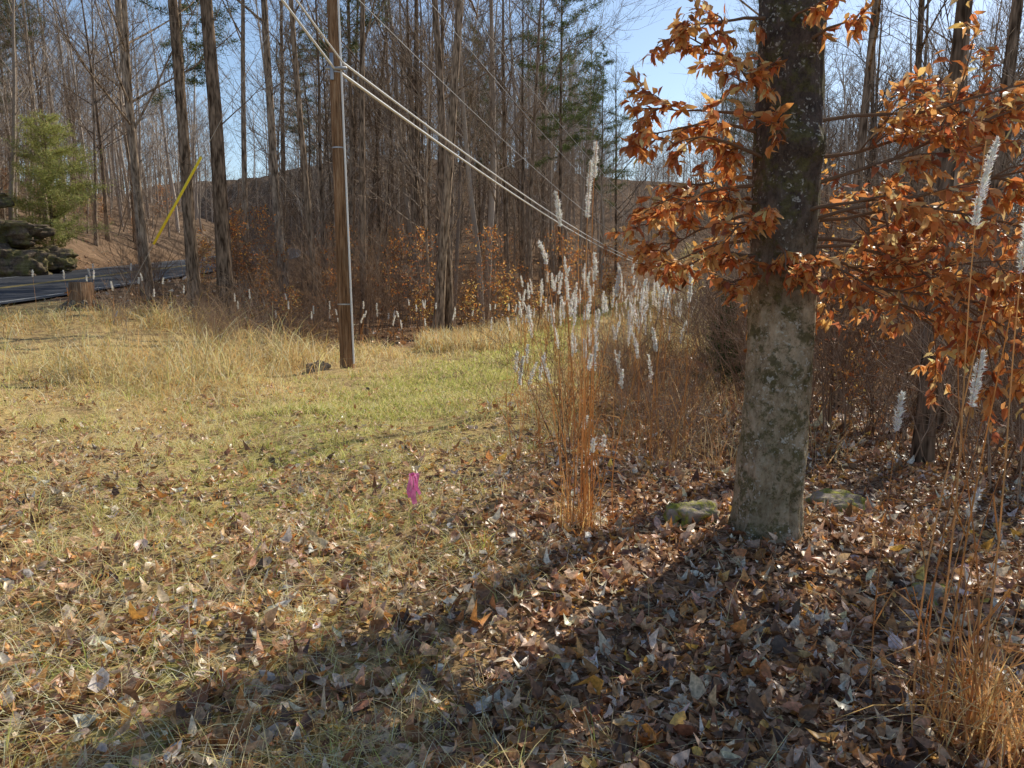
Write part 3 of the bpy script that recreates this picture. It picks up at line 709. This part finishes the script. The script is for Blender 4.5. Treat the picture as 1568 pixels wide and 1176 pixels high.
plume_clump('plume_grass',st,0,hw=.006)
st=[(1.58,2.75,2.10,.14,.1,.30),(1.50,2.62,1.38,.13,.1,.22),(1.38,2.8,1.18,.06,.05,.14),(1.55,2.7,.86,.11,.0,.1),(1.47,2.65,1.55,.16,.05,0),(1.56,2.5,1.4,-.02,.1,0),(1.66,2.6,1.9,.10,.05,.26)]
st+=[(1.6+random.gauss(0,.06),2.6+random.gauss(0,.1),random.uniform(.5,1.6),random.gauss(0.03,.07),random.gauss(0,.1),0) for _ in range(11)]
plume_clump('plume_grass',st,200,1.66,2.5,.75,.10,.0028)
# ------------------------------------------------------------ utility pole + lines
PX,PY=-3.08,14.4; PZ=Hf(PX,PY)
m_wood,nt,o=newmat('weathered_pole_wood'); v=mapping(nt,(14,14,.7)); n=noise(nt,v,2.2,6,.75); n2=noise(nt,mapping(nt,(1,1,.5)),1.4,4)
c=ramp(nt,n,[(.35,(.09,.05,.03)),(.5,(.36,.20,.10)),(.68,(.62,.44,.28))]); c=mix(nt,1.,c,ramp(nt,n2,[(.35,(.5,.47,.45)),(.65,(1.1,1.1,1.1))]),'MULTIPLY'); principled(nt,o,c,.85,.2,n,1.0,.03)
m_met,nt,o=newmat('galvanised_metal'); p=principled(nt,o,(.45,.45,.45),.45,.5); p.inputs['Metallic'].default_value=.6
m_ins,nt,o=newmat('insulated_cable'); principled(nt,o,(.85,.85,.83),.35,.5)
m_dk,nt,o=newmat('dark_wire'); principled(nt,o,(.45,.45,.45),.4,.5)
m_yl,nt,o=newmat('yellow_guard_plastic'); principled(nt,o,(.88,.76,.06),.45,.4)
pole=empty('utility_pole',(PX,PY,PZ))
def part(tb,name,mat,par):
    me=tb.mesh(name); me.materials.append(mat); ob=bpy.data.objects.new(name,me); link(ob,par)
    return ob
tb=TB(); tb.tube([(-.012*z,0,z) for z in np.linspace(-.3,9.5,14)],[.135-.0045*z for z in np.linspace(0,9.5,14)],20,True); part(tb,'pole_shaft',m_wood,pole)
tb=TB(); tb.tube([(-.012*z+.125-.0045*z+.012,-.06,z) for z in np.linspace(.1,9,12)],[.018]*12,8); part(tb,'conduit',m_ins,pole)
tb=TB()
for z in (1.2,4.0,5.3,6.6): tb.tube([(-.012*z,0,z-.012),(-.012*z,0,z+.012)],[.141-.0045*z]*2,20)
tb.tube([(-.2,-.12,5.35),(.16,-.12,5.35)],[.03,.03],8,True); tb.tube([(-.1,-.14,5.15),(-.1,-.14,5.6)],[.035,.035],8,True)
for z in (6.9,8.4): tb.tube([(-.1-.12,0,z),(.2-.12,0,z)],[.02,.02],8,True); tb.tube([(.08,0,z-.06),(.08,0,z+.1)],[.045,.03],10,True)
tb.tube([(-.9,0,9.0),(.7,0,9.0)],[.05,.05],4,True)
part(tb,'brackets_and_crossarm',m_met,pole)
lines=empty('overhead_lines')
def cable(name,p0,vec,a,b,r,mat,n=40,tmax=1.0):
    tb=TB(); pts=[]
    for j in range(n+1):
        t=tmax*j/n; pts.append(Vector(p0)+Vector((vec[0]*t,vec[1]*t,-a*t+b*t*t)))
    tb.tube(pts,[r]*(n+1),6); part(tb,name,mat,lines)
for j,(dx,dz,r) in enumerate(((-.06,0,.026),(.10,.09,.020))):
    cable('service_cable',(PX+dx,PY-.13,5.35+dz+PZ),(23,71,0),8.9,7.1,r,m_ins,50,.97)
    cable('service_cable_rear',(PX+dx,PY-.13,5.35+dz+PZ),(-5.9,-16.3,0),-8.0,.9,r*.8,m_ins,20)
cable('telephone_line',(PX,PY,6.9+PZ),(23,71,0),11.0,8.6,.009,m_dk,50,.97)
cable('power_line',(PX,PY,8.4+PZ),(23,71,0),11.5,8.2,.009,m_dk,50,.97)
cable('neutral_line',(PX+.3,PY,8.9+PZ),(23,71,0),10.8,8.4,.008,m_dk,50,.97)
cable('power_line_rear',(PX,PY,8.4+PZ),(-5.9,-16.3,0),-7.,.9,.009,m_dk,20)
fx,fy=PX+22.4,PY+69; p2=empty('utility_pole',(fx,fy,Hf(fx,fy))); tb=TB(); tb.tube([(0,0,z) for z in np.linspace(-.3,6,8)],[.13-.005*z for z in range(8)],14,True); part(tb,'pole_shaft',m_wood,p2)
tb=TB(); tb.tube([(-.7,0,5.6),(.7,0,5.6)],[.05,.05],4,True); part(tb,'crossarm',m_met,p2)
guy=empty('guy_wire'); A=Vector((PX-.05,PY,PZ+7.9)); B=Vector((-8.6,16.6,Hf(-8.6,16.6)))
tb=TB(); tb.tube([A,A.lerp(B,.5),B],[.006]*3,6); part(tb,'steel_wire',m_met,guy)
tb=TB(); tb.tube([A.lerp(B,.54),A.lerp(B,.65),A.lerp(B,.77)],[.026]*3,10,True); part(tb,'yellow_guard',m_yl,guy)
tb=TB(); tb.tube([B-Vector((0,0,.2)),B+(A-B).normalized()*.35],[.014,.014],8,True); part(tb,'anchor_rod',m_met,guy)
# ------------------------------------------------------------ rocks, stump
def rock_mat(name,moss,dk=(.06,.05,.045),lt=(.24,.21,.18)):
    m,nt,o=newmat(name); v=mapping(nt,(1,1,1)); n=noise(nt,v,9,7,.7); vl=mapping(nt,(.5,.5,5)); nl_=noise(nt,vl,1.6,5,.6)
    c=ramp(nt,n,[(.3,dk),(.7,lt)])
    c=mix(nt,1.,c,ramp(nt,nl_,[(.35,(.5,.5,.5)),(.65,(1.3,1.25,1.2))]),'MULTIPLY')
    if moss>0:
        c=mix(nt,ramp(nt,noise(nt,v,10 if moss>=1 else 2.5,5),[(.45,(0,0,0)),(.58,(moss,moss,moss))]),c,ramp(nt,noise(nt,v,40,4),[(.3,(.10,.10,.02)),(.7,(.46,.45,.09))]))
    principled(nt,o,c,.95,.1,n,1,.04); return m
M_rock=rock_mat('rock',.35,(.06,.048,.038),(.30,.235,.175)); M_field=rock_mat('field_stone',0,(.30,.21,.14),(.66,.49,.34)); M_moss=rock_mat('mossy_rock',1,(.22,.18,.14),(.6,.52,.42))
def rock(vs,fs,c,s,seed,rotz=0,sub=4,p_=.7):
    bm=bmesh.new(); bmesh.ops.create_icosphere(bm,subdivisions=sub,radius=1); b=len(vs)
    ca,sa=math.cos(rotz),math.sin(rotz)
    for v in bm.verts:
        p=v.co.copy(); k=1+.35*MN.noise(p*1.3+Vector((seed,0,0)))+.2*MN.noise(p*3.5+Vector((seed,3,0)))+.09*MN.noise(p*9)
        p=Vector([math.copysign(abs(q)**p_,q) for q in p])*k
        x,y,z=p.x*s[0],p.y*s[1],p.z*s[2]
        vs.append((c[0]+x*ca-y*sa,c[1]+x*sa+y*ca,c[2]+z))
    for f in bm.faces: fs.append(tuple(b+v.index for v in f.verts))
    bm.free()
def rock_obj(name,specs,mat,p_=.7,sm=True,sub=4):
    vs=[];fs=[]
    for (x,y,dz,s,seed,rz) in specs: rock(vs,fs,(x,y,Hf(x,y)+dz),s,seed,rz,sub,p_)
    me=bpy.data.meshes.new(name); me.from_pydata(vs,[],fs); me.materials.append(mat); me.polygons.foreach_set('use_smooth',[sm]*len(fs)); return link(bpy.data.objects.new(name,me))
rock_obj('rock_outcrop',[(-20.0,30.4,.3,(1.5,.8,.75),1,.1),(-21.6,30.6,.5,(1.7,.9,.95),2,-.1),(-23.6,30.6,.5,(1.5,.9,.9),3,.2),(-20.7,31.2,1.15,(1.9,.9,.5),4,.1),(-22.8,31.6,1.3,(2.2,.9,.5),5,-.1),(-19.2,30.9,.1,(.8,.6,.45),6,.5),(-25.4,30.8,.9,(1.4,.9,.9),8,0),(-19.4,32.2,.6,(1.3,.8,.5),11,.3)],M_rock,.75,True,5)
rock_obj('mossy_rock',[(1.18,4.8,.03,(.16,.13,.10),7,.2)],M_moss)
rock_obj('mossy_rock',[(2.2,5.2,.03,(.22,.14,.09),8,.5)],M_moss)
rock_obj('mossy_rock',[(2.12,3.75,.0,(.11,.08,.06),9,.5)],M_moss)
rock_obj('field_rock',[(-3.55,14.1,.04,(.20,.16,.13),10,.5)],M_field,.9)
st_=empty('tree_stump',(-9.9,17.9,Hf(-9.9,17.9))); tb=TB(); tb.tube([(0,0,-.2),(0,0,.0),(0,0,.2),(.01,0,.62)],[.36,.32,.27,.25],18,True); part(tb,'stump_wood',m_wood,st_)
tb=TB()
for k in range(7):
    a=k*.9; tb.tube([(math.cos(a)*.2,math.sin(a)*.2,.18),(math.cos(a)*.38,math.sin(a)*.38,.05),(math.cos(a)*.6,math.sin(a)*.6,-.1)],[.08,.07,.03],7)
part(tb,'roots',M_bark,st_)
# ------------------------------------------------------------ pink flagging ribbon on a little stem
fl=empty('pink_survey_flag',(-.68,5.15,Hf(-.68,5.15)))
tb=TB(); tb.tube([(0,0,-.05),(.01,0,.15),(.0,0,.33)],[.004,.003,.002],6); tb.tube([(0.0,0,.12),(.1,.02,.25),(.17,0,.27)],[.002,.002,.001],5); part(tb,'stem',M_brush,fl)
vs=[];fs=[]
for (ox,oy,L,ph,w) in ((.006,-.008,.21,0,.040),(-.012,.0,.17,.5,.032),(.020,.004,.15,.9,.038)):
    b=len(vs); n=14
    for j in range(n+1):
        t=j/n; cx=ox*(1+1.2*t)+.006*math.sin(t*7+ph); cy=oy+.012*math.sin(t*6+ph); z=.28-L*t
        a=ph*.6+t*.8; vs+=[(cx-math.cos(a)*w/2,cy-math.sin(a)*w/2,z),(cx,cy+.004*math.sin(t*20),z),(cx+math.cos(a)*w/2,cy+math.sin(a)*w/2,z)]
        if j:
            q=b+3*j; fs+=[(q-3,q-2,q+1,q),(q-2,q-1,q+2,q+1)]
me=bpy.data.meshes.new('ribbon'); me.from_pydata(vs,[],fs); me.polygons.foreach_set('use_smooth',[True]*len(fs))
m_pk,nt,o=newmat('pink_vinyl'); p=principled(nt,None,(.92,.22,.5),.35,.5); t=nt.nodes.new('ShaderNodeBsdfTranslucent'); t.inputs[0].default_value=(.95,.35,.65,1)
ms=nt.nodes.new('ShaderNodeMixShader'); ms.inputs[0].default_value=.5; nt.links.new(p.outputs[0],ms.inputs[1]); nt.links.new(t.outputs[0],ms.inputs[2]); nt.links.new(ms.outputs[0],o.inputs[0])
me.materials.append(m_pk); link(bpy.data.objects.new('ribbon',me),fl)
tb=TB(); tb.tube([(-.012,0,.272),(.014,0,.282)],[.009,.009],8,True); part(tb,'knot',m_pk,fl)
# ------------------------------------------------------------ light, world, camera
w=bpy.data.worlds.new('World'); scene.world=w; w.use_nodes=True; nt=w.node_tree
bg=nt.nodes['Background']; sky=nt.nodes.new('ShaderNodeTexSky'); sky.sky_type='NISHITA'; sky.sun_disc=False
sky.sun_elevation=EL; sky.sun_rotation=AZ; sky.air_density=1.0; sky.dust_density=.4; sky.ozone_density=1.2
nt.links.new(sky.outputs[0],bg.inputs[0]); bg.inputs[1].default_value=.15
sd=Vector((math.sin(AZ)*math.cos(EL),math.cos(AZ)*math.cos(EL),math.sin(EL)))
L=bpy.data.lights.new('sun','SUN'); L.energy=5; L.angle=R(.5); L.color=(1,.93,.80)
so=bpy.data.objects.new('sun',L); so.rotation_euler=sd.to_track_quat('Z','Y').to_euler(); so.location=sd*40; link(so)
cam=bpy.data.cameras.new('camera'); cam.sensor_width=36; cam.lens=27.2; cam.clip_start=.05; cam.clip_end=1500
co=bpy.data.objects.new('camera',cam); co.location=(0,0,1.6); co.rotation_euler=(R(90-7.5),0,0); link(co); scene.camera=co
scene.view_settings.view_transform='Standard'; scene.view_settings.look='None'; scene.view_settings.exposure=0
